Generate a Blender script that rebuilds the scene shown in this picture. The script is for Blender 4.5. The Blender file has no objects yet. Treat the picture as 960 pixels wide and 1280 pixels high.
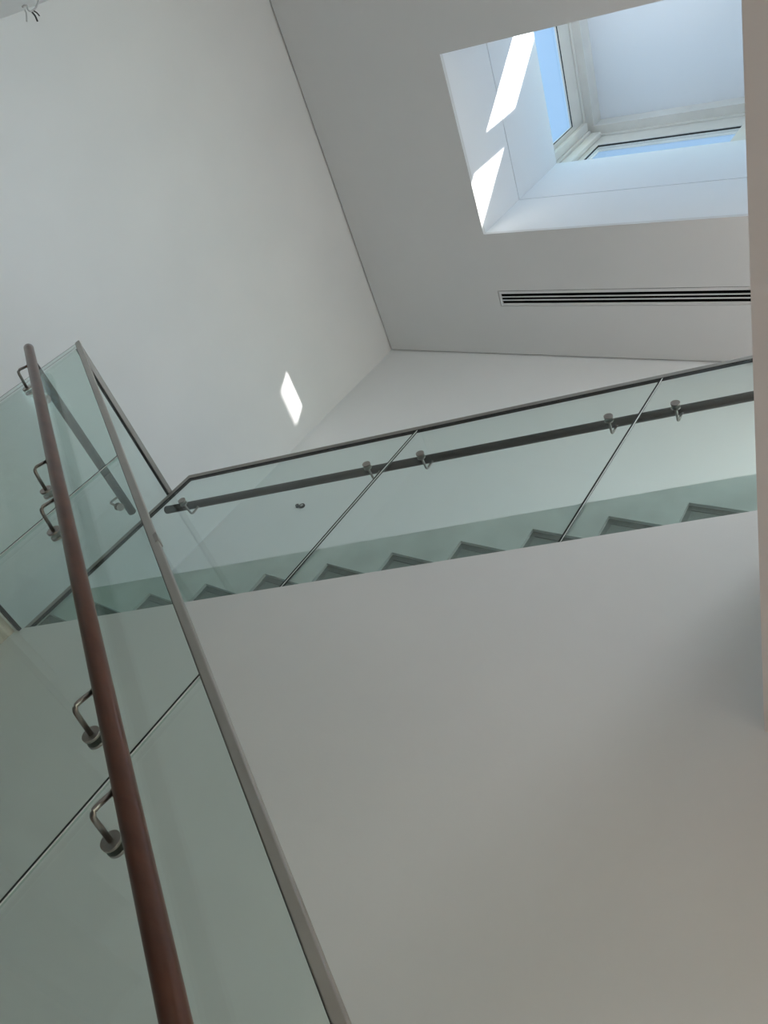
import bpy, bmesh, math, random
from mathutils import Matrix, Vector
random.seed(4)
SC = bpy.context.scene
COL = SC.collection

# ------------------------------------------------------------------ camera
EYE = 1.4225                      # eye height over the ground floor (all z below are given from the eye)
cam = bpy.data.cameras.new('camera')
camo = bpy.data.objects.new('camera', cam); COL.objects.link(camo)
R = [[0.7825990662396911, 0.30886229737613874, 0.5405023429924214],
     [0.15560624199471657, 0.7436247442795754, -0.6502376005333872],
     [-0.6027647957313409, 0.5929808773937565, 0.5338991291173696]]
M = Matrix(((R[0][0], -R[1][0], -R[2][0], 0), (R[0][1], -R[1][1], -R[2][1], 0),
            (R[0][2], -R[1][2], -R[2][2], EYE), (0, 0, 0, 1)))
camo.matrix_world = M
cam.sensor_fit = 'VERTICAL'; cam.sensor_height = 36.0; cam.sensor_width = 27.0
cam.lens = 969.27 / 1280 * 36.0
cam.clip_start = 0.02; cam.clip_end = 500
SC.camera = camo

# ------------------------------------------------------------------ sky, sun, large lights, exposure
SUN = Vector((-1.446, 0.965, -1.396)).normalized()
w = bpy.data.worlds.new('sky'); SC.world = w; w.use_nodes = True
nt = w.node_tree; nt.nodes.clear()
sky = nt.nodes.new('ShaderNodeTexSky'); sky.sky_type = 'NISHITA'; sky.sun_disc = False
sky.sun_elevation = math.asin(-SUN.z); sky.sun_rotation = math.atan2(-SUN.x, -SUN.y)
sky.altitude = 200; sky.air_density = 1.1; sky.dust_density = 0.6; sky.ozone_density = 1.3
bg = nt.nodes.new('ShaderNodeBackground'); bg.inputs['Strength'].default_value = 0.50
wo = nt.nodes.new('ShaderNodeOutputWorld')
hs = nt.nodes.new('ShaderNodeHueSaturation'); hs.inputs['Saturation'].default_value = 0.85
nt.links.new(sky.outputs[0], hs.inputs['Color']); mt = nt.nodes.new('ShaderNodeMixRGB'); mt.blend_type = 'MULTIPLY'; mt.inputs[0].default_value = 1.0; mt.inputs[2].default_value = (0.88, 1.07, 1.03, 1)
nt.links.new(hs.outputs[0], mt.inputs[1]); nt.links.new(mt.outputs[0], bg.inputs[0]); nt.links.new(bg.outputs[0], wo.inputs[0])

def lamp(name, kind, loc, direction, energy, color, **kw):
    l = bpy.data.lights.new(name, kind); l.energy = energy; l.color = color
    for k, v in kw.items(): setattr(l, k, v)
    o = bpy.data.objects.new(name, l); COL.objects.link(o)
    o.location = (loc[0], loc[1], loc[2] + EYE)
    o.rotation_euler = Vector(direction).to_track_quat('-Z', 'Y').to_euler()
    return o
lamp('sun', 'SUN', (6, -4, 12), SUN, 13.0, (1.0, 0.97, 0.93), angle=math.radians(0.53))
# added area lights standing in for daylight from the unseen hall windows
lamp('upper_hall_fill', 'AREA', (4.02, 1.7, 4.2), (-1, 0, -0.6), 48, (0.86, 0.955, 1.0), shape='RECTANGLE', size=3.0, size_y=1.9)
lamp('lower_hall_fill', 'AREA', (4.02, 0.6, 0.1), (-1, 0, 0), 14, (1.0, 0.95, 0.9), shape='RECTANGLE', size=3.2, size_y=2.2)

SC.view_settings.view_transform = 'Standard'
try: SC.view_settings.look = 'None'
except Exception: pass
SC.view_settings.gamma = 1.0
SC.view_settings.use_curve_mapping = False
SC.view_settings.exposure = 0.0
SC.cycles.max_bounces = 14; SC.cycles.diffuse_bounces = 8
SC.cycles.transparent_max_bounces = 24; SC.cycles.glossy_bounces = 6
SC.cycles.sample_clamp_indirect = 6.0
SC.cycles.use_denoising = True

# ------------------------------------------------------------------ materials
def new_mat(name):
    m = bpy.data.materials.new(name); m.use_nodes = True
    n = m.node_tree; n.nodes.clear()
    return m, n, n.nodes.new('ShaderNodeOutputMaterial')
def N(n, t, **kw):
    x = n.nodes.new(t)
    for k, v in kw.items():
        if k in x.inputs: x.inputs[k].default_value = v
        else: setattr(x, k, v)
    return x
def surf(name, c1, c2, scale=3.0, rough=0.6, bump=0.0, bump_scale=60, metallic=0.0, stretch=(1, 1, 1), spec=0.5, coat=0.0, detail=4):
    m, n, out = new_mat(name)
    tc = N(n, 'ShaderNodeTexCoord'); mp = N(n, 'ShaderNodeMapping'); mp.inputs['Scale'].default_value = stretch
    n.links.new(tc.outputs['Object'], mp.inputs[0])
    nz = N(n, 'ShaderNodeTexNoise', Scale=scale, Detail=detail)
    n.links.new(mp.outputs[0], nz.inputs['Vector'])
    rp = N(n, 'ShaderNodeValToRGB')
    rp.color_ramp.elements[0].position = 0.3; rp.color_ramp.elements[1].position = 0.7
    rp.color_ramp.elements[0].color = (*c1, 1); rp.color_ramp.elements[1].color = (*c2, 1)
    n.links.new(nz.outputs['Fac'], rp.inputs[0])
    p = N(n, 'ShaderNodeBsdfPrincipled', Roughness=rough, Metallic=metallic)
    p.inputs['Specular IOR Level'].default_value = spec; p.inputs['Coat Weight'].default_value = coat
    p.inputs['Coat Roughness'].default_value = 0.1
    n.links.new(rp.outputs[0], p.inputs['Base Color'])
    if bump:
        nb = N(n, 'ShaderNodeTexNoise', Scale=bump_scale, Detail=3); n.links.new(mp.outputs[0], nb.inputs['Vector'])
        b = N(n, 'ShaderNodeBump', Strength=bump, Distance=0.002); n.links.new(nb.outputs['Fac'], b.inputs['Height'])
        n.links.new(b.outputs[0], p.inputs['Normal'])
    n.links.new(p.outputs[0], out.inputs[0])
    return m
def glass(name, tint, f0=0.05):
    """thin clear sheet: coloured straight transmission plus a Schlick reflection at each face"""
    m, n, out = new_mat(name)
    g = N(n, 'ShaderNodeNewGeometry')
    d = N(n, 'ShaderNodeVectorMath', operation='DOT_PRODUCT')
    n.links.new(g.outputs['Normal'], d.inputs[0]); n.links.new(g.outputs['Incoming'], d.inputs[1])
    a = N(n, 'ShaderNodeMath', operation='ABSOLUTE'); n.links.new(d.outputs['Value'], a.inputs[0])
    s = N(n, 'ShaderNodeMath', operation='SUBTRACT'); s.inputs[0].default_value = 1.0; n.links.new(a.outputs[0], s.inputs[1])
    pw = N(n, 'ShaderNodeMath', operation='POWER'); n.links.new(s.outputs[0], pw.inputs[0]); pw.inputs[1].default_value = 5
    ma = N(n, 'ShaderNodeMath', operation='MULTIPLY_ADD'); n.links.new(pw.outputs[0], ma.inputs[0])
    ma.inputs[1].default_value = 1 - f0; ma.inputs[2].default_value = f0
    tr = N(n, 'ShaderNodeBsdfTransparent'); tr.inputs[0].default_value = (*tint, 1)
    gl = N(n, 'ShaderNodeBsdfGlossy', Roughness=0.0)
    mx = N(n, 'ShaderNodeMixShader')
    n.links.new(ma.outputs[0], mx.inputs[0]); n.links.new(tr.outputs[0], mx.inputs[1]); n.links.new(gl.outputs[0], mx.inputs[2])
    n.links.new(mx.outputs[0], out.inputs[0])
    return m
MAT = dict(
    wall=surf('white_wall_paint', (.76, .765, .765), (.80, .80, .797), 1.3, .55, .12, 90, spec=.3),
    gloss_wall=surf('satin_wall_paint', (.76, .765, .765), (.80, .80, .797), 1.3, .35, .08, 40, spec=.4),
    far_wall=surf('lifted_wall_paint', (.875, .885, .89), (.90, .905, .91), 1.3, .55, .12, 90, spec=.3),  # the common wall paint, whitened to stand in for missing light
    ceiling=surf('ceiling_paint', (.75, .755, .755), (.78, .78, .78), 1.1, .7, spec=.2),
    shaft=surf('shaft_board', (.875, .89, .91), (.90, .915, .935), 1.5, .5, spec=.3),  # paler and bluer to make up for weak skylight
    frame=surf('lantern_frame', (.74, .73, .70), (.80, .79, .76), 5, .45),
    gasket=surf('black_gasket', (.012, .012, .012), (.02, .02, .02), 10, .6),
    black=surf('black_void', (.004, .004, .004), (.006, .006, .006), 10, .9, spec=.0),
    vent=surf('vent_paint', (.66, .67, .67), (.7, .71, .71), 10, .5),
    steel=surf('satin_steel', (.44, .42, .39), (.47, .45, .42), 6, .40, 0, 200, 1.0, (1, 1, 3)),
    steel_dark=surf('dimmed_channel_steel', (.33, .32, .305), (.37, .36, .34), 6, .55, 0, 200, 1.0, (1, 1, 3)),  # same steel as the lower channel, darkened for a dimmer reflection
    steel2=surf('brushed_fitting_steel', (.31, .29, .27), (.37, .345, .32), 30, .3, .03, 300, 1.0),
    wood=surf('mahogany', (.072, .024, .013), (.110, .038, .020), 4, .28, 0, 60, 0, (2, 7, 7), .4, .25, 5),
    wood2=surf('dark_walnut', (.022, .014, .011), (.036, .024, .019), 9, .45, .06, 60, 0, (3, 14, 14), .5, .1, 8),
    stone=surf('grey_stone', (.66, .68, .675), (.84, .86, .855), 4, .5, .1, 60, detail=8),
    step=surf('step_stone', (.27, .285, .275), (.34, .355, .345), 9, .55, .1, 60),
    tread=surf('dark_tread_stone', (.20, .21, .205), (.27, .28, .275), 12, .45, .1, 60),
    beige=surf('beige_veined_stone', (.46, .43, .37), (.60, .56, .49), 6, .4, 0, 60, 0, (1, 1.5, 9)),
    floor=surf('warm_stone_floor', (.30, .19, .145), (.38, .25, .195), 2.5, .4, .05, 40),
    glass=glass('green_tinted_glass', (.900, .952, .938)),
    pane=glass('clear_pane', (.985, .99, .99)),
    edge=glass('glass_edge_green', (.90, .955, .94), .05),
    seal=surf('black_joint_seal', (.006, .010, .010), (.012, .018, .016), 20, .4),
    glint=surf('white_glint', (.80, .84, .83), (.88, .92, .91), 20, .15),  # pale colour stands in for the glint beside each glass joint
    wire=surf('white_cable', (.45, .45, .45), (.55, .55, .55), 10, .5),
    wire_dark=surf('dark_cable', (.02, .02, .02), (.04, .04, .04), 10, .5),
)
def opal(name, c, t):
    m, n, out = new_mat(name)
    d = N(n, 'ShaderNodeBsdfDiffuse'); d.inputs[0].default_value = (*c, 1)
    tr = N(n, 'ShaderNodeBsdfTranslucent'); tr.inputs[0].default_value = (*c, 1)
    mx = N(n, 'ShaderNodeMixShader'); mx.inputs[0].default_value = t
    n.links.new(d.outputs[0], mx.inputs[1]); n.links.new(tr.outputs[0], mx.inputs[2]); n.links.new(mx.outputs[0], out.inputs[0])
    return m
MAT['opal'] = opal('opal_roof_sheet', (.80, .83, .87), .10)
def emit(name, c, s):
    m, n, out = new_mat(name); e = N(n, 'ShaderNodeEmission', Strength=s); e.inputs[0].default_value = (*c, 1)
    n.links.new(e.outputs[0], out.inputs[0]); return m
MAT['lens'] = emit('fill_lens', (1, .9, .78), 4)  # glowing cover of the added fill lights

# ------------------------------------------------------------------ helpers
def group_world(o):
    v = Vector((0, 0, 0))
    while o is not None: v += o.location; o = o.parent
    return v
def obj(name, bm, mats, parent=None, smooth=False):
    """links the bmesh (eye-relative coordinates) as one mesh object with its origin at its own base"""
    for v in bm.verts: v.co.z += EYE
    lo = [min(v.co[i] for v in bm.verts) for i in range(3)]; hi = [max(v.co[i] for v in bm.verts) for i in range(3)]
    c = Vector(((lo[0] + hi[0]) / 2, (lo[1] + hi[1]) / 2, lo[2]))
    for v in bm.verts: v.co -= c
    bmesh.ops.recalc_face_normals(bm, faces=bm.faces)
    me = bpy.data.meshes.new(name); bm.to_mesh(me); bm.free()
    for m in (mats if isinstance(mats, (list, tuple)) else [mats]): me.materials.append(MAT[m])
    if smooth: me.polygons.foreach_set('use_smooth', [True] * len(me.polygons))
    o = bpy.data.objects.new(name, me); COL.objects.link(o)
    if parent is not None: o.parent = parent
    o.location = c - (group_world(parent) if parent is not None else Vector((0, 0, 0)))
    return o
def tag(o, label, cat, group=None):
    o['label'] = label; o['category'] = cat
    if group: o['group'] = group
    return o
def thing(name, loc, label, cat, group=None):
    o = bpy.data.objects.new(name, None); COL.objects.link(o); o.empty_display_size = .1
    o.location = (loc[0], loc[1], loc[2] + EYE)
    return tag(o, label, cat, group)
def struct(o, label=None):
    o['kind'] = 'structure'
    if label: o['label'] = label
    return o
def box(bm, x0, x1, y0, y1, z0, z1, mi=0):
    vs = [bm.verts.new((x, y, z)) for x in (x0, x1) for y in (y0, y1) for z in (z0, z1)]
    for f in ((0, 1, 3, 2), (4, 6, 7, 5), (0, 4, 5, 1), (2, 3, 7, 6), (0, 2, 6, 4), (1, 5, 7, 3)):
        bm.faces.new([vs[i] for i in f]).material_index = mi
def bx(*a, mi=0):
    bm = bmesh.new(); box(bm, *a, mi=mi); return bm
def boxes(lst):
    bm = bmesh.new()
    for a in lst: box(bm, *a)
    return bm
def prism_xz(bm, pts, y0, y1, mi=0, side=None):
    """polygon in x,z extruded along y; side = material index of the rim"""
    a = [bm.verts.new((p[0], y0, p[1])) for p in pts]; b = [bm.verts.new((p[0], y1, p[1])) for p in pts]
    bm.faces.new(a).material_index = mi; bm.faces.new(b[::-1]).material_index = mi
    for i in range(len(pts)):
        j = (i + 1) % len(pts)
        bm.faces.new((a[i], b[i], b[j], a[j])).material_index = mi if side is None else side
def prism(pts, y0, y1, mi=0, side=None):
    bm = bmesh.new(); prism_xz(bm, pts, y0, y1, mi, side); return bm
def bevel(bm, w, seg=2):
    bmesh.ops.bevel(bm, geom=bm.edges[:], offset=w, segments=seg, affect='EDGES', profile=.5); return bm
def tube(bm, pts, r, seg=16, dome=False, mi=0):
    """swept round bar through pts (list of Vectors) with optional domed ends"""
    pts = [Vector(p) for p in pts]; ring = []
    up = Vector((0, 0, 1))
    stations = []
    for i, p in enumerate(pts):
        t = (pts[min(i + 1, len(pts) - 1)] - pts[max(i - 1, 0)]).normalized()
        stations.append((p, t, r))
    if dome:
        def cap(p, t, sgn):
            return [(p + t * (sgn * r * .55 * math.sin(a)), t, max(r * math.cos(a), r * .04)) for a in (math.radians(25), math.radians(50), math.radians(72), math.radians(90))]
        stations = cap(pts[0], stations[0][1], -1)[::-1] + stations + cap(pts[-1], stations[-1][1], 1)
    for p, t, rr in stations:
        u = t.cross(up if abs(t.z) < .95 else Vector((1, 0, 0))).normalized(); v = t.cross(u).normalized()
        ring.append([bm.verts.new(p + (u * math.cos(2 * math.pi * k / seg) + v * math.sin(2 * math.pi * k / seg)) * rr) for k in range(seg)])
    for a, b in zip(ring, ring[1:]):
        for k in range(seg):
            f = bm.faces.new((a[k], a[(k + 1) % seg], b[(k + 1) % seg], b[k])); f.smooth = True; f.material_index = mi
    bm.faces.new(ring[0][::-1]).material_index = mi; bm.faces.new(ring[-1]).material_index = mi
    return bm
def arc_corner(a, c, b, rad, n=6):
    """polyline a -> c -> b with the corner c rounded"""
    a, b, c = Vector(a), Vector(b), Vector(c)
    p = c + (a - c).normalized() * rad; q = c + (b - c).normalized() * rad
    return [a] + [p * (1 - t) ** 2 + c * 2 * t * (1 - t) + q * t * t for t in [k / n for k in range(n + 1)]] + [b]

# ------------------------------------------------------------------ measures (metres, z from the eye)
FLOOR = -EYE
XL, YF, YN, H = -5.107, 3.586, -0.152, 5.486          # left wall, far wall, near wall, ceiling
XE = 4.0                                              # end of the halls
YA, YB = 1.310, 2.386                                 # fronts of the two balustrades (lower flight, upper flight)
XG = -4.02                                            # front of the landing guard
SOF, XS = 1.537, -0.437                               # soffit of the upper floor and its edge
G0, NX0, NZ0, RU = 0.3035, -4.050, 0.934, 0.1646      # upper flight: going, first nosing, riser
LAND = NZ0 - RU
UP = LAND + 13 * RU
str_u = lambda x: 1.897 + .541 * (x + 1.965)          # top of the wall under the upper flight
cap_u = lambda x: 2.909 + .5435 * (x + 2.589)         # top of the upper cap
skirt_u = lambda x: 2.120 + .540 * (x + 2.113)
cap_l = lambda x: 1.989 - .5590 * (x + 4.039)
str_l = lambda x: cap_l(x) - 1.27
SX0, SX1, SY0, SY1 = -3.661, -0.50, 1.012, 2.404      # skylight shaft
SZ, SJ, LD = 6.95, 6.16, 0.08                         # top of shaft, board joint, set-back of the glazing

# ------------------------------------------------------------------ room shell
struct(obj('floor', boxes([(XL - .3, XE + .3, -2.3, YF + .3, FLOOR - .2, FLOOR)]), 'floor'))
struct(obj('wall_left', bx(XL - .25, XL, YN - .25, YF + .25, FLOOR, 6.9), 'gloss_wall'), 'tall white painted wall beside the landing with a small sun patch')
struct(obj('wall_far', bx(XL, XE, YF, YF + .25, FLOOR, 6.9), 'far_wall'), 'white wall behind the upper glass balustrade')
struct(obj('wall_near', boxes([(XL, -1.6, YN - .25, YN, FLOOR, 6.9), (-1.6, XE, YN - .25, YN, SOF, 6.9)]), 'wall'))
struct(obj('wall_recess', boxes([(-1.85, -1.6, -2.2, YN - .25, FLOOR, SOF + .2), (-1.6, XE, -2.4, -2.2, FLOOR, SOF + .2),
                                 (-1.6, XE, -2.2, YN - .25, SOF, SOF + .2)]), 'wall'))
# unseen end wall, its two window openings added to let light in
wy0, wy1, uz0, uz1, ly0, ly1, lz0, lz1 = .15, 3.25, 3.25, 5.2, -1.1, 2.25, -1.1, 1.3
struct(obj('wall_end', boxes([(XE, XE + .25, -2.4, YF + .25, FLOOR, lz0), (XE, XE + .25, -2.4, ly0, lz0, lz1), (XE, XE + .25, ly1, YF + .25, lz0, lz1),
                              (XE, XE + .25, -2.4, YF + .25, lz1, uz0), (XE, XE + .25, -2.4, wy0, uz0, uz1), (XE, XE + .25, wy1, YF + .25, uz0, uz1),
                              (XE, XE + .25, -2.4, YF + .25, uz1, 6.9)]), 'wall'))
# ceiling: thin board held 12 mm off the walls (shadow gap) under the roof, with the skylight opening
g = .014
cb = []
for z0, z1, e in ((H, H + .035, g), (H + .035, 6.9, 0.0)):
    xa, xb, ya, yb = XL + e, XE, YN + e, YF - e
    o_ = 0.0 if e else .03
    cb += [(xa, SX0 - o_, ya, yb, z0, z1), (SX1 + o_, xb, ya, yb, z0, z1), (SX0 - o_, SX1 + o_, ya, SY0 - o_, z0, z1), (SX0 - o_, SX1 + o_, SY1 + o_, yb, z0, z1)]
# the slot of the air vent is left open in the thin board
VX0, VX1, VY0, VY1 = -3.631, -0.9, 2.957, 3.051
cut = cb.pop(3)
cb += [(cut[0], cut[1], SY1, VY0 - .028, H, H + .035), (cut[0], cut[1], VY1 + .028, cut[3], H, H + .035), (VX1 + .03, cut[1], VY0 - .028, VY1 + .028, H, H + .035),
       (cut[0], VX0 - .03, VY0 - .028, VY1 + .028, H, H + .035)]
struct(obj('ceiling', boxes(cb), 'ceiling'), 'white board ceiling with skylight opening and thin shadow gap')
# upper floor with its low soffit
struct(obj('ceiling_lower', boxes([(XS, XE, YN, YB, SOF, UP)]), 'wall'), 'low soffit edge of the upper floor over the stair foot')
struct(obj('floor_upper', boxes([(XS, XE, YN, YB, UP, UP + .02), (XS + .08, XE, YB, YF, UP - .25, UP + .02)]), 'floor'))
# wall that carries the upper flight
struct(obj('wall_stair', prism([(-4.055, FLOOR), (XE, FLOOR), (XE, SOF), (XS, SOF), (XS, str_u(XS)), (-4.055, str_u(-4.055))], YB, YB + .046), 'wall'),
       'plain white wall under the upper stair flight')
# wall that carries the lower flight
struct(obj('wall_stringer', prism([(-4.055, FLOOR), (-.12, FLOOR), (-.12, str_l(-.12)), (-4.055, str_l(-4.055))], YA - .004, YA + .038), 'wall'))
# landing slab and the wall below it
struct(obj('floor_landing', bx(XL, -4.055, YN, YF, LAND - .2, LAND - .008), 'stone'))
struct(obj('wall_landing', bx(XL + .8, -4.075, YN, YF, FLOOR, LAND - .2), 'wall'))
struct(obj('trim_1', bevel(bx(-4.075, -4.05, YA + .04, YB, LAND - .42, LAND - .018), .002), 'beige'), 'beige veined stone fascia along the landing edge')

# ------------------------------------------------------------------ skylight
sk = bpy.data.objects.new('window_1', None); COL.objects.link(sk); sk.location = (SX0, SY0, H + EYE)
struct(sk, 'rectangular roof lantern over white shaft with sky behind its panes')
T = .03; SZN = SZ - .08                                              # the curb of the near side sits lower
for z0, z1, inset in ((H + .035, SJ - .0055, 0), (SJ + .0055, SZ, 0)):
    obj('shaft_panel', bx(SX0 - T, SX0, SY0 - T, SY1 + T, z0, z1), 'shaft', sk)
    obj('shaft_panel', bx(SX1, SX1 + T, SY0 - T, SY1 + T, z0, z1), 'shaft', sk)
    obj('shaft_panel', bx(SX0, SX1, SY1, SY1 + T, z0, z1), 'shaft', sk)
    obj('shaft_panel', bx(SX0, SX1, SY0 - T, SY0, z0, min(z1, SZN)), 'shaft', sk)
LX0, LX1, LY0, LY1 = SX0 - LD, SX1 + LD, SY0 - LD, SY1 + LD          # inner faces of the glazing frames
W = .07                                                              # frame depth
P0, P1, FT, RZ = 7.0, 7.555, 7.82, 8.0                               # pane bottom, pane top, frame head, roof panel
MU0, MU1 = -2.17, -1.96
obj('curb', boxes([(LX0 - W, SX0 - .001, LY0 - W, LY1 + W, SZ - .06, SZ), (SX1 + .001, LX1 + W, LY0 - W, LY1 + W, SZ - .06, SZ),
                   (SX0, SX1, LY0 - W, SY0 - .001, SZ - .14, SZN), (SX0, SX1, SY1 + .001, LY1 + W, SZ - .06, SZ)]), 'shaft', sk)
PLY, PLX = LY1 - .20, LX0 + .23                                      # pane ends next to the corner posts
def side_x(x0, x1, ya, yb):          # glazed side in a plane of constant x
    fr = obj('frame', boxes([(x0, x1, LY0 - W, LY1 + W, SZ, P0), (x0, x1, LY0 - W, LY1 + W, P1, FT), (x0, x1, LY0 - W, ya, P0, P1), (x0, x1, yb, LY1 + W, P0, P1)]), 'frame', sk)
    m = x1 - .020
    obj('pane', bx(m - .008, m + .008, ya - .004, yb + .004, P0 - .004, P1 + .004), 'pane', fr)
    k = .004
    obj('gasket', boxes([(m + .010, m + .020, ya, yb, P1 - k, P1), (m + .010, m + .020, ya, yb, P0, P0 + k), (m + .010, m + .020, ya, ya + k, P0 + k, P1 - k), (m + .010, m + .020, yb - k, yb, P0 + k, P1 - k)]), 'gasket', fr)
def side_y(y0, y1, spans, head, sgn, low=0.0):
    bl = [(LX0, LX1, y0, y1, SZ - low, P0), (LX0, LX1, y0, y1, head, FT)]
    xs = [LX0] + [v for s in spans for v in s] + [LX1]
    for a, b in zip(xs[::2], xs[1::2]): bl.append((a, b, y0, y1, P0, head))
    fr = obj('frame', boxes(bl), 'frame', sk); m = (y0 + y1) / 2
    for a, b in spans:
        obj('pane', bx(a - .004, b + .004, m - .008, m + .008, P0 - .004, head + .004), 'pane', fr)
        k = .004; ga, gb = sorted((m - sgn * .012, m - sgn * .026))
        obj('gasket', boxes([(a, b, ga, gb, head - k, head), (a, b, ga, gb, P0, P0 + k), (a, a + k, ga, gb, P0 + k, head - k), (b - k, b, ga, gb, P0 + k, head - k)]), 'gasket', fr)
side_x(LX0 - .03, LX0, LY0 + .14, PLY)
side_y(LY1, LY1 + W, [(PLX, MU0), (MU1, LX1 - .23)], P1, 1)
side_y(LY0 - W, LY0, [(LX0 + .19, -2.385), (-2.175, LX1 - .23)], 7.63, -1, .08)
obj('end_panel', bx(LX1, LX1 + W, LY0 - W, LY1 + W, SZ, FT), 'frame', sk)
# moulded inner beads around the left and far glazing
for a in ((LX0, LX0 + .018, LY0, LY1, FT - .045, FT), (LX0, LX1, LY1 - .018, LY1, FT - .045, FT)):
    obj('bead', bevel(bx(*a), .005), 'frame', sk)
for x, y in ((LX0, LY1), ):
    obj('corner_post', bevel(boxes([(x, x + .075, y - .075, y, SZ, FT - .045)]), .012, 3), 'frame', sk)
obj('corner_post', bevel(bx(LX0, LX0 + .05, PLY + .045, LY1 - .075, SZ, FT - .045), .008), 'frame', sk)
obj('corner_post', bevel(bx(LX0 + .075, PLX - .05, LY1 - .05, LY1, SZ, FT - .045), .008), 'frame', sk)
obj('cornice', boxes([(LX0 - W, SX0 + .014, LY0 - W, LY1 + W, FT, RZ), (SX1 - .014, LX1 + W, LY0 - W, LY1 + W, FT, RZ),
                      (SX0 + .014, SX1 - .014, LY0 - W, SY0 + .016, FT, RZ), (SX0 + .014, SX1 - .014, SY1 - .016, LY1 + W, FT, RZ)]), 'frame', sk)
obj('roof_panel', bx(LX0 - W - .1, LX1 + W + .1, LY0 - W - .1, LY1 + W + .1, RZ, RZ + .012), 'opal', sk)
# unseen block added beside the lantern to trim the sun patch
struct(obj('sun_block', bx(-.9, .3, -2.0, .74, 6.9, 8.0), 'wall'))

# ------------------------------------------------------------------ ceiling vent
v = thing('air_vent', (VX0, (VY0 + VY1) / 2, H), 'long flush slot diffuser with three black slots in the white ceiling', 'air vent')
F = .024
obj('vent_frame', boxes([(VX0 - F, VX1 + F, VY0 - F, VY0, H - .002, H + .004), (VX0 - F, VX1 + F, VY1, VY1 + F, H - .002, H + .004),
                         (VX0 - F, VX0, VY0, VY1, H - .002, H + .004), (VX1, VX1 + F, VY0, VY1, H - .002, H + .004)]), 'ceiling', v)
sw = (VY1 - VY0); bw = .0115
for k in (1, 2):
    c = VY0 + sw * k / 3
    obj('slot_bar', bx(VX0, VX1, c - bw / 2, c + bw / 2, H - .0015, H + .002), 'vent', v)
obj('plenum', bx(VX0 - F + .002, VX1 + F - .002, VY0 - F + .002, VY1 + F - .002, H + .006, H + .03), 'black', v)

# ------------------------------------------------------------------ stair flights
up = thing('stair_flight', (NX0, (YB + YF) / 2, LAND), 'upper stair flight of grey stone steps seen through green glass', 'staircase')
YS = YB + .046
for k in range(13):
    x, z = NX0 + k * G0, NZ0 + k * RU
    s = obj('step', prism([(x + .022, z - RU - .08), (x + .022, z - .03), (x + G0 + .03, z - .03), (x + G0 + .03, z - .2)], YS, YF - .002), 'step', up)
    obj('tread', bx(x - .006, x + G0 + .02, YS - .003, YF - .002, z - .03, z), 'tread', s)
    obj('riser', bx(x, x + .022, YS - .002, YF - .002, z - RU, z - .03), 'tread', s)
xa, xb = -4.0, XS
pts = [(xa, skirt_u(xa)), (xb, skirt_u(xb))]
zz = []
for k in range(13):
    x, z = NX0 + k * G0, NZ0 + k * RU
    zz += [(max(x, xa + .001), max(z - RU, str_u(max(x, xa)) + .002)), (max(x, xa + .002), z)]
zz = [(x, z) for x, z in zz if x < xb - .01]
zz.append((xb, zz[-1][1]))
obj('skirting', prism(pts + zz[::-1], YB + .0265, YB + .0425), 'stone', up)

lo = thing('stair_flight', (-2.0, .6, FLOOR), 'lower stair flight of grey stone steps below the brown handrail', 'staircase')
RL = (LAND - FLOOR) / 13
for k in range(12):
    x1 = -.12 - k * .3; z = FLOOR + (k + 1) * RL
    s = obj('step', bx(x1 - .3, x1 - .02, YN + .003, YA - .007, FLOOR, z - .03), 'step', lo)
    obj('tread', bx(x1 - .3, x1, YN + .003, YA - .007, z - .03, z), 'tread', s)
obj('step', bx(-4.053, -.12 - 3.6, YN + .003, YA - .007, FLOOR, LAND - RL), 'step', lo)

# ------------------------------------------------------------------ balustrades
GT = .017; CW = .030; CH = .030
def sloped_panel(parent, x0, x1, zb, zt, y0):
    a = prism([(x0, zb(x0)), (x1, zb(x1)), (x1, zt(x1)), (x0, zt(x0))], y0, y0 + GT, 0, 1)
    return obj('glass_panel', a, ['glass', 'edge'], parent)
def joint(parent, x, zb, zt, y0, w=.0075, back=False):
    h = w / 2
    o = obj('joint_seal', prism([(x - h, zb(x)), (x + h, zb(x)), (x + h, zt(x)), (x - h, zt(x))], y0 + .0005, y0 + .0035), 'seal', parent)
    if back: obj('back_seal', prism([(x - h, zb(x)), (x + h * .4, zb(x)), (x + h * .4, zt(x)), (x - h, zt(x))], y0 + GT - .003, y0 + GT - .0005), 'seal', o)
    obj('glint', prism([(x + h, zb(x + h)), (x + h + .003, zb(x + h)), (x + h + .003, zt(x + h)), (x + h, zt(x + h))], y0 - .0006, y0 + .001), 'glint', o)
def channel(parent, pts, y0, name='top_channel'):
    """inverted U of steel over the glass, path in x,z drawn along its outer line, closed section"""
    bm = bmesh.new()
    prism_xz(bm, pts, y0, y0 + CW)
    return obj(name, bm, 'steel', parent)
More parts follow.
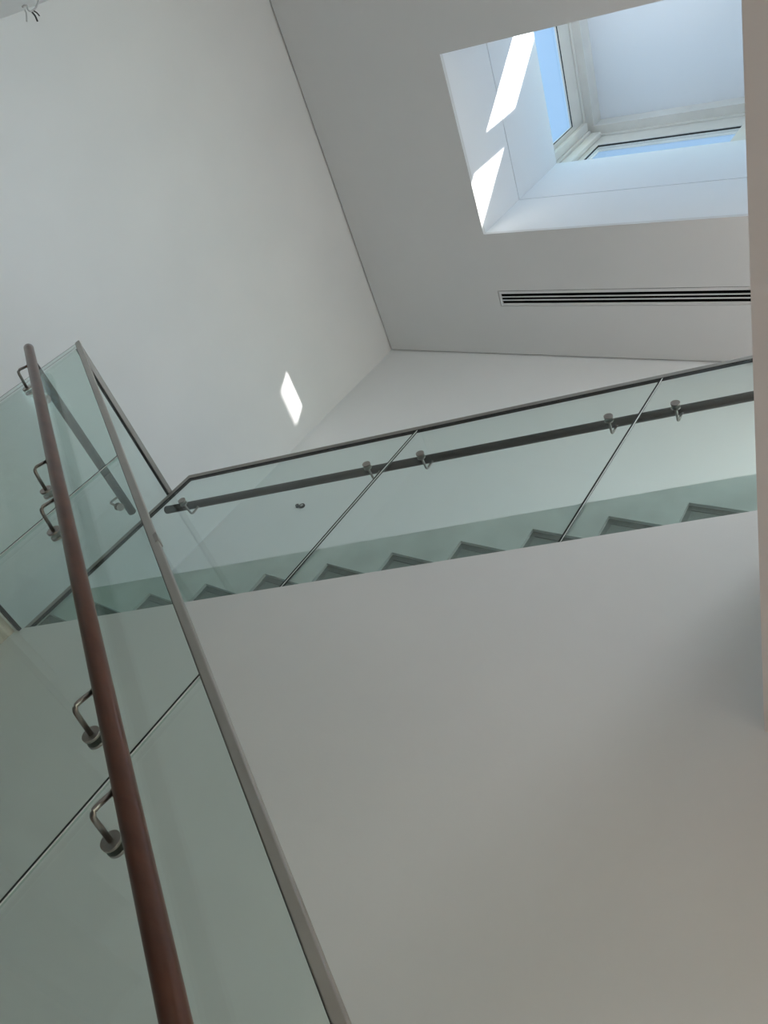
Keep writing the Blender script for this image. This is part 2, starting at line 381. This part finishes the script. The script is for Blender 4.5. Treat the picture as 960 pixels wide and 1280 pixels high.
# lower flight
b = thing('glass_balustrade', (-2.1, YA + .015, FLOOR), 'tall green glass balustrade with sloping steel top channel behind the mahogany handrail', 'balustrade')
JL = [-4.04, -2.688, -1.475, -.262, -.13]
yg = YA + .0065
for a, c in zip(JL[:-2], JL[1:-1]):
    sloped_panel(b, a + (.0 if a == JL[0] else .004), c - .004, lambda x: str_l(x) - .001, lambda x: cap_l(x) - .012, yg)
for a in JL[1:-2]: joint(b, a, lambda x: str_l(x), lambda x: cap_l(x) - .02, yg)
for dy in (0.0, GT - .001):
    obj('end_seal', prism([(-4.0425, str_l(-4.04)), (-4.040, str_l(-4.04)), (-4.040, cap_l(-4.04) - .02), (-4.0425, cap_l(-4.04) - .02)], yg + dy, yg + dy + .001), 'seal', b)
x0, x1 = -4.045, -.262
bm = prism([(x0, cap_l(x0) - CH), (x1, cap_l(x1) - CH), (x1, cap_l(x1)), (x0, cap_l(x0))], YA, YA + CW)
obj('top_channel', bevel(bm, .004, 3), 'steel', b)
obj('gasket', prism([(x0 + .01, cap_l(x0 + .01) - CH - .0012), (x1, cap_l(x1) - CH - .0012), (x1, cap_l(x1) - CH + .002), (x0 + .01, cap_l(x0 + .01) - CH + .002)], YA + .003, YA + CW - .003), 'gasket', b)
obj('channel_clip', bevel(prism([(-2.085, cap_l(-2.085) - .012), (-2.04, cap_l(-2.04) - .012), (-2.04, cap_l(-2.04) + .004), (-2.085, cap_l(-2.085) + .004)], YA - .002, YA + CW + .002), .002), 'steel2', b)
# upper flight, with a steel channel folding down its lower end
b = thing('glass_balustrade', (-2.2, YB + .015, LAND), 'green glass balustrade of the upper flight with steel channel folding down its end', 'balustrade')
XU = -4.015
JU = [XU, -2.66, -1.455, -.25]
yg = YB + .0065
for a, c in zip(JU, JU[1:]):
    sloped_panel(b, a + (.008 if a == XU else .005), c - .005, lambda x: str_u(x) + .0005, lambda x: cap_u(x) - .012, yg)
for a in JU[1:-1]: joint(b, a, lambda x: str_u(x) + .003, lambda x: cap_u(x) - .02, yg, .010, True)
x1 = -.25
bm = prism([(XU - .004, cap_u(XU)), (x1, cap_u(x1)), (x1, cap_u(x1) - CH), (XU + CH - .004, cap_u(XU + CH) - CH * 1.25), (XU + CH - .004, str_u(XU + CH) + .001), (XU - .004, str_u(XU) + .001)], YB + .003, YB + .027)
obj('top_channel', bevel(bm, .003), 'steel_dark', b)
xi = XU + CH - .004
obj('gasket', prism([(x1, cap_u(x1) - CH), (x1, cap_u(x1) - CH - .004), (xi + .004, cap_u(xi) - CH - .010), (xi + .004, str_u(xi + .004) + .002), (xi, str_u(xi) + .002), (xi, cap_u(xi) - CH - .002)], YB + .005, YB + .025), 'gasket', b)
# landing guard between the two
b = thing('glass_balustrade', (XG - .015, (YA + YB) / 2, LAND), 'short level glass guard along the landing between the two sloping balustrades', 'balustrade')
GC = 1.980
y0, y1 = YA + CW + .002, YB - .001
bm = bmesh.new(); box(bm, XG - CW + .0065, XG - CW + .0065 + GT, y0, YB + .024, LAND + .004, GC - .012)
for f in bm.faces:
    if abs(f.normal.x) < .5: f.material_index = 1
bm.normal_update()
for f in bm.faces: f.material_index = 0 if abs(f.normal.x) > .5 else 1
obj('glass_panel', bm, ['glass', 'edge'], b)
obj('top_channel', bevel(bx(XG - CW, XG - .0005, y0, YB + .026, GC - CH, GC), .003), 'steel_dark', b)
obj('gasket', bx(XG - CW + .003, XG - .003, y0, YB + .024, GC - CH - .005, GC - CH + .001), 'gasket', b)
obj('base_channel', bx(XG - CW, XG, y0, y1, LAND - .0075, LAND + .012), 'gasket', b)

# ------------------------------------------------------------------ handrails on bent steel brackets
def bracket(parent, foot, out, rail_z, outer_face):
    """foot: point on the glass face, out: unit vector off the glass, rail_z: height of the rail underside"""
    foot = Vector(foot); out = Vector(out); L = .092
    br = None
    ax = foot + out * L; top = Vector((ax.x, ax.y, rail_z + .004)); tip = foot + out * (L + .011) + Vector((0, 0, .010))
    bm = tube(bmesh.new(), arc_corner(foot + out * .008, tip, top, .022), .0068, 12)
    br = obj('bracket', bm, 'steel2', parent)
    for s, r, n in ((0.0, .0235, 'glass_clamp'), (1.0, .0235, 'glass_clamp')):
        # a disc on either side of the glass
        base = foot + out * .0002 if s == 0 else foot - out * (GT + .0002)
        d = out if s == 0 else -out
        bm = tube(bmesh.new(), [base, base + d * .002, base + d * .0065, base + d * .008], r, 28)
        obj(n, bm, 'steel2', br)
    bm = tube(bmesh.new(), [base_pt for base_pt in (top - Vector((0, 0, .006)), top + Vector((0, 0, .003)))], .0085, 12)
    obj('saddle', bm, 'steel2', br)
RR = .0255
# lower flight
rl = lambda x: 1.692 - .5545 * (x + 4.0086)
YR = YA + .0065 - .092
h = thing('handrail', (-2.1, YR, FLOOR), 'thick round mahogany brown handrail along the lower flight on bent steel brackets', 'handrail')
obj('rail', tube(bmesh.new(), [(-4.135, YR, rl(-4.135))] + [(x / 10, YR, rl(x / 10)) for x in range(-41, -2, 3)], RR, 32, True), 'wood', h)
for x in (-3.9033, -2.847, -2.5521, -1.6233, -1.3321, -.42):
    bracket(h, (x, YA + .0065, rl(x) - .097), (0, -1, 0), rl(x) - RR * 1.1, 0)
# upper flight
ru = lambda x: 1.902 + .5315 * (x + 4.07)
YR2 = YB + .0065 + GT + .088
h = thing('handrail', (-2.2, YR2, LAND), 'dark wood handrail seen through glass along the upper flight', 'handrail')
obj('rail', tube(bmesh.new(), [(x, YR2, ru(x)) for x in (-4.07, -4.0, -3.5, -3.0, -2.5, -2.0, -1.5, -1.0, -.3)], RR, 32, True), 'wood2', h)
for x in (-3.8537, -2.787, -2.505, -1.5996, -1.3058):
    bracket(h, (x, YB + .0065 + GT, ru(x) - .10), (0, 1, 0), ru(x) - RR * 1.1, 0)
# landing
XR = XG - CW + .0065 - .088
h = thing('handrail', (XR, 1.9, LAND), 'short level dark handrail behind the landing guard glass', 'handrail')
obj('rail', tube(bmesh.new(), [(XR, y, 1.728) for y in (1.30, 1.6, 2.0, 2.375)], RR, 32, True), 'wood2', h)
for y in (1.46, 2.235):
    bracket(h, (XG - CW + .0065, y, 1.728 - .090), (-1, 0, 0), 1.728 - RR, 0)

# ------------------------------------------------------------------ loose wiring
wr = thing('loose_wires', (-4.25, YN, 2.8), 'loose electric wires hooked out of the wall at its corner', 'wires')
def wire(name, pts, r, mat):
    P = [Vector(p) for p in pts]; Q = []
    for i in range(len(P) - 1):
        a, b_, c, d = P[max(i - 1, 0)], P[i], P[i + 1], P[min(i + 2, len(P) - 1)]
        for t in (0, .25, .5, .75):
            Q.append(.5 * ((2 * b_) + (c - a) * t + (2 * a - 5 * b_ + 4 * c - d) * t * t + (3 * b_ - a - 3 * c + d) * t ** 3))
    Q.append(P[-1])
    obj(name, tube(bmesh.new(), Q, r, 8), mat, wr)
def ray(u, vv, x):
    c = ((u - 480) / 969.27, (vv - 640) / 969.27, 1.0)
    d = [R[0][i] * c[0] + R[1][i] * c[1] + R[2][i] * c[2] for i in range(3)]
    return Vector((x, d[1] * x / d[0], d[2] * x / d[0]))
wire('cable', [ray(50, -22, -4.25), ray(49, -12, -4.25), ray(48, 0, -4.25), ray(45, 9, -4.25), ray(39, 14, -4.25), ray(35, 12, -4.25), ray(34, 7, -4.25), ray(30, 7, -4.25), ray(28, 9, -4.25)], .0045, 'wire')
wire('cable', [ray(31, 12, -4.25), ray(33, 17, -4.25), ray(33.5, 27, -4.25)], .0038, 'wire')
wire('cable_end', [ray(40, 15, -4.25), ray(44, 20, -4.25), ray(47, 27, -4.25)], .0045, 'wire_dark')
wire('cable_end', [ray(41, 13, -4.25), ray(46, 16, -4.25), ray(49.5, 20, -4.25)], .0035, 'wire_dark')
# open outlet on the far wall
jb = thing('wall_outlet', (-4.44, YF, 3.09), 'small dark open cable outlet on the white far wall', 'outlet')
obj('ring', tube(bmesh.new(), [(-4.435, YF - .0, 3.112), (-4.435, YF - .012, 3.112)], .026, 20), 'wire_dark', jb)
obj('plug', tube(bmesh.new(), [(-4.475, YF - .0, 3.098), (-4.475, YF - .02, 3.098)], .016, 16), 'wire_dark', jb)
obj('screw', tube(bmesh.new(), [(-4.435, YF - .012, 3.112), (-4.435, YF - .015, 3.112)], .012, 14), 'wire', jb)

# ------------------------------------------------------------------ unseen hall windows and soffit spots, added to light the stairwell
for n, (a0, a1, c0, c1) in ((2, (wy0, wy1, uz0, uz1)), (3, (ly0, ly1, lz0, lz1))):
    m = (a0 + a1) / 2
    wn = struct(obj('window_%d' % n, boxes([(XE + .10, XE + .16, a0, a1, c0, c0 + .06), (XE + .10, XE + .16, a0, a1, c1 - .06, c1), (XE + .10, XE + .16, a0, a0 + .06, c0 + .06, c1 - .06),
                                      (XE + .10, XE + .16, a1 - .06, a1, c0 + .06, c1 - .06), (XE + .10, XE + .16, m - .03, m + .03, c0 + .06, c1 - .06)]), 'frame'))
    for p, q in ((a0 + .06, m - .03), (m + .03, a1 - .06)):
        obj('pane', bx(XE + .12, XE + .135, p, q, c0 + .06, c1 - .06), 'pane', wn)
for k, (x, y) in enumerate(((.5, 1.75), (1.4, 1.75), (2.3, 1.75), (3.2, 1.75))):
    where = ('right beside the stair well', 'second in the row from the stair well', 'second in the row from the hall window', 'right beside the hall window')[k]
    d = thing('fill_spot', (x, y, SOF), 'unseen fill light added in the low soffit ' + where, 'lamp', 'added fill lights in the low soffit')
    obj('trim_ring', tube(bmesh.new(), [(x, y, SOF - .006), (x, y, SOF - .0005)], .07, 24), 'steel2', d)
    obj('lens', tube(bmesh.new(), [(x, y, SOF - .009), (x, y, SOF - .0062)], .055, 24), 'lens', d)
    lamp('fill_spot_beam', 'SPOT', (x, y, SOF - .02), (0, 0, -1), 38, (1.0, .90, .84), spot_size=math.radians(110), spot_blend=.6, shadow_soft_size=.05).parent = None

# unseen fill panels added in the upper hall ceiling to brighten the walls
for y, lab in ((.55, 'square unseen fill light added above the upper floor beside the near wall'), (1.75, 'square unseen fill light added above the upper floor in line with the skylight')):
    x = .25
    d = thing('fill_panel', (x, y, H), lab, 'lamp')
    obj('trim_ring', boxes([(x - .32, x + .32, y - .32, y - .29, H - .012, H - .001), (x - .32, x + .32, y + .29, y + .32, H - .012, H - .001),
                            (x - .32, x - .29, y - .29, y + .29, H - .012, H - .001), (x + .29, x + .32, y - .29, y + .29, H - .012, H - .001)]), 'vent', d)
    obj('lens', bx(x - .29, x + .29, y - .29, y + .29, H - .008, H - .001), 'lens', d)
    lamp('fill_panel_light', 'AREA', (x, y, H - .014), (0, 0, -1), 31, (.90, .97, 1.0), shape='SQUARE', size=.56)
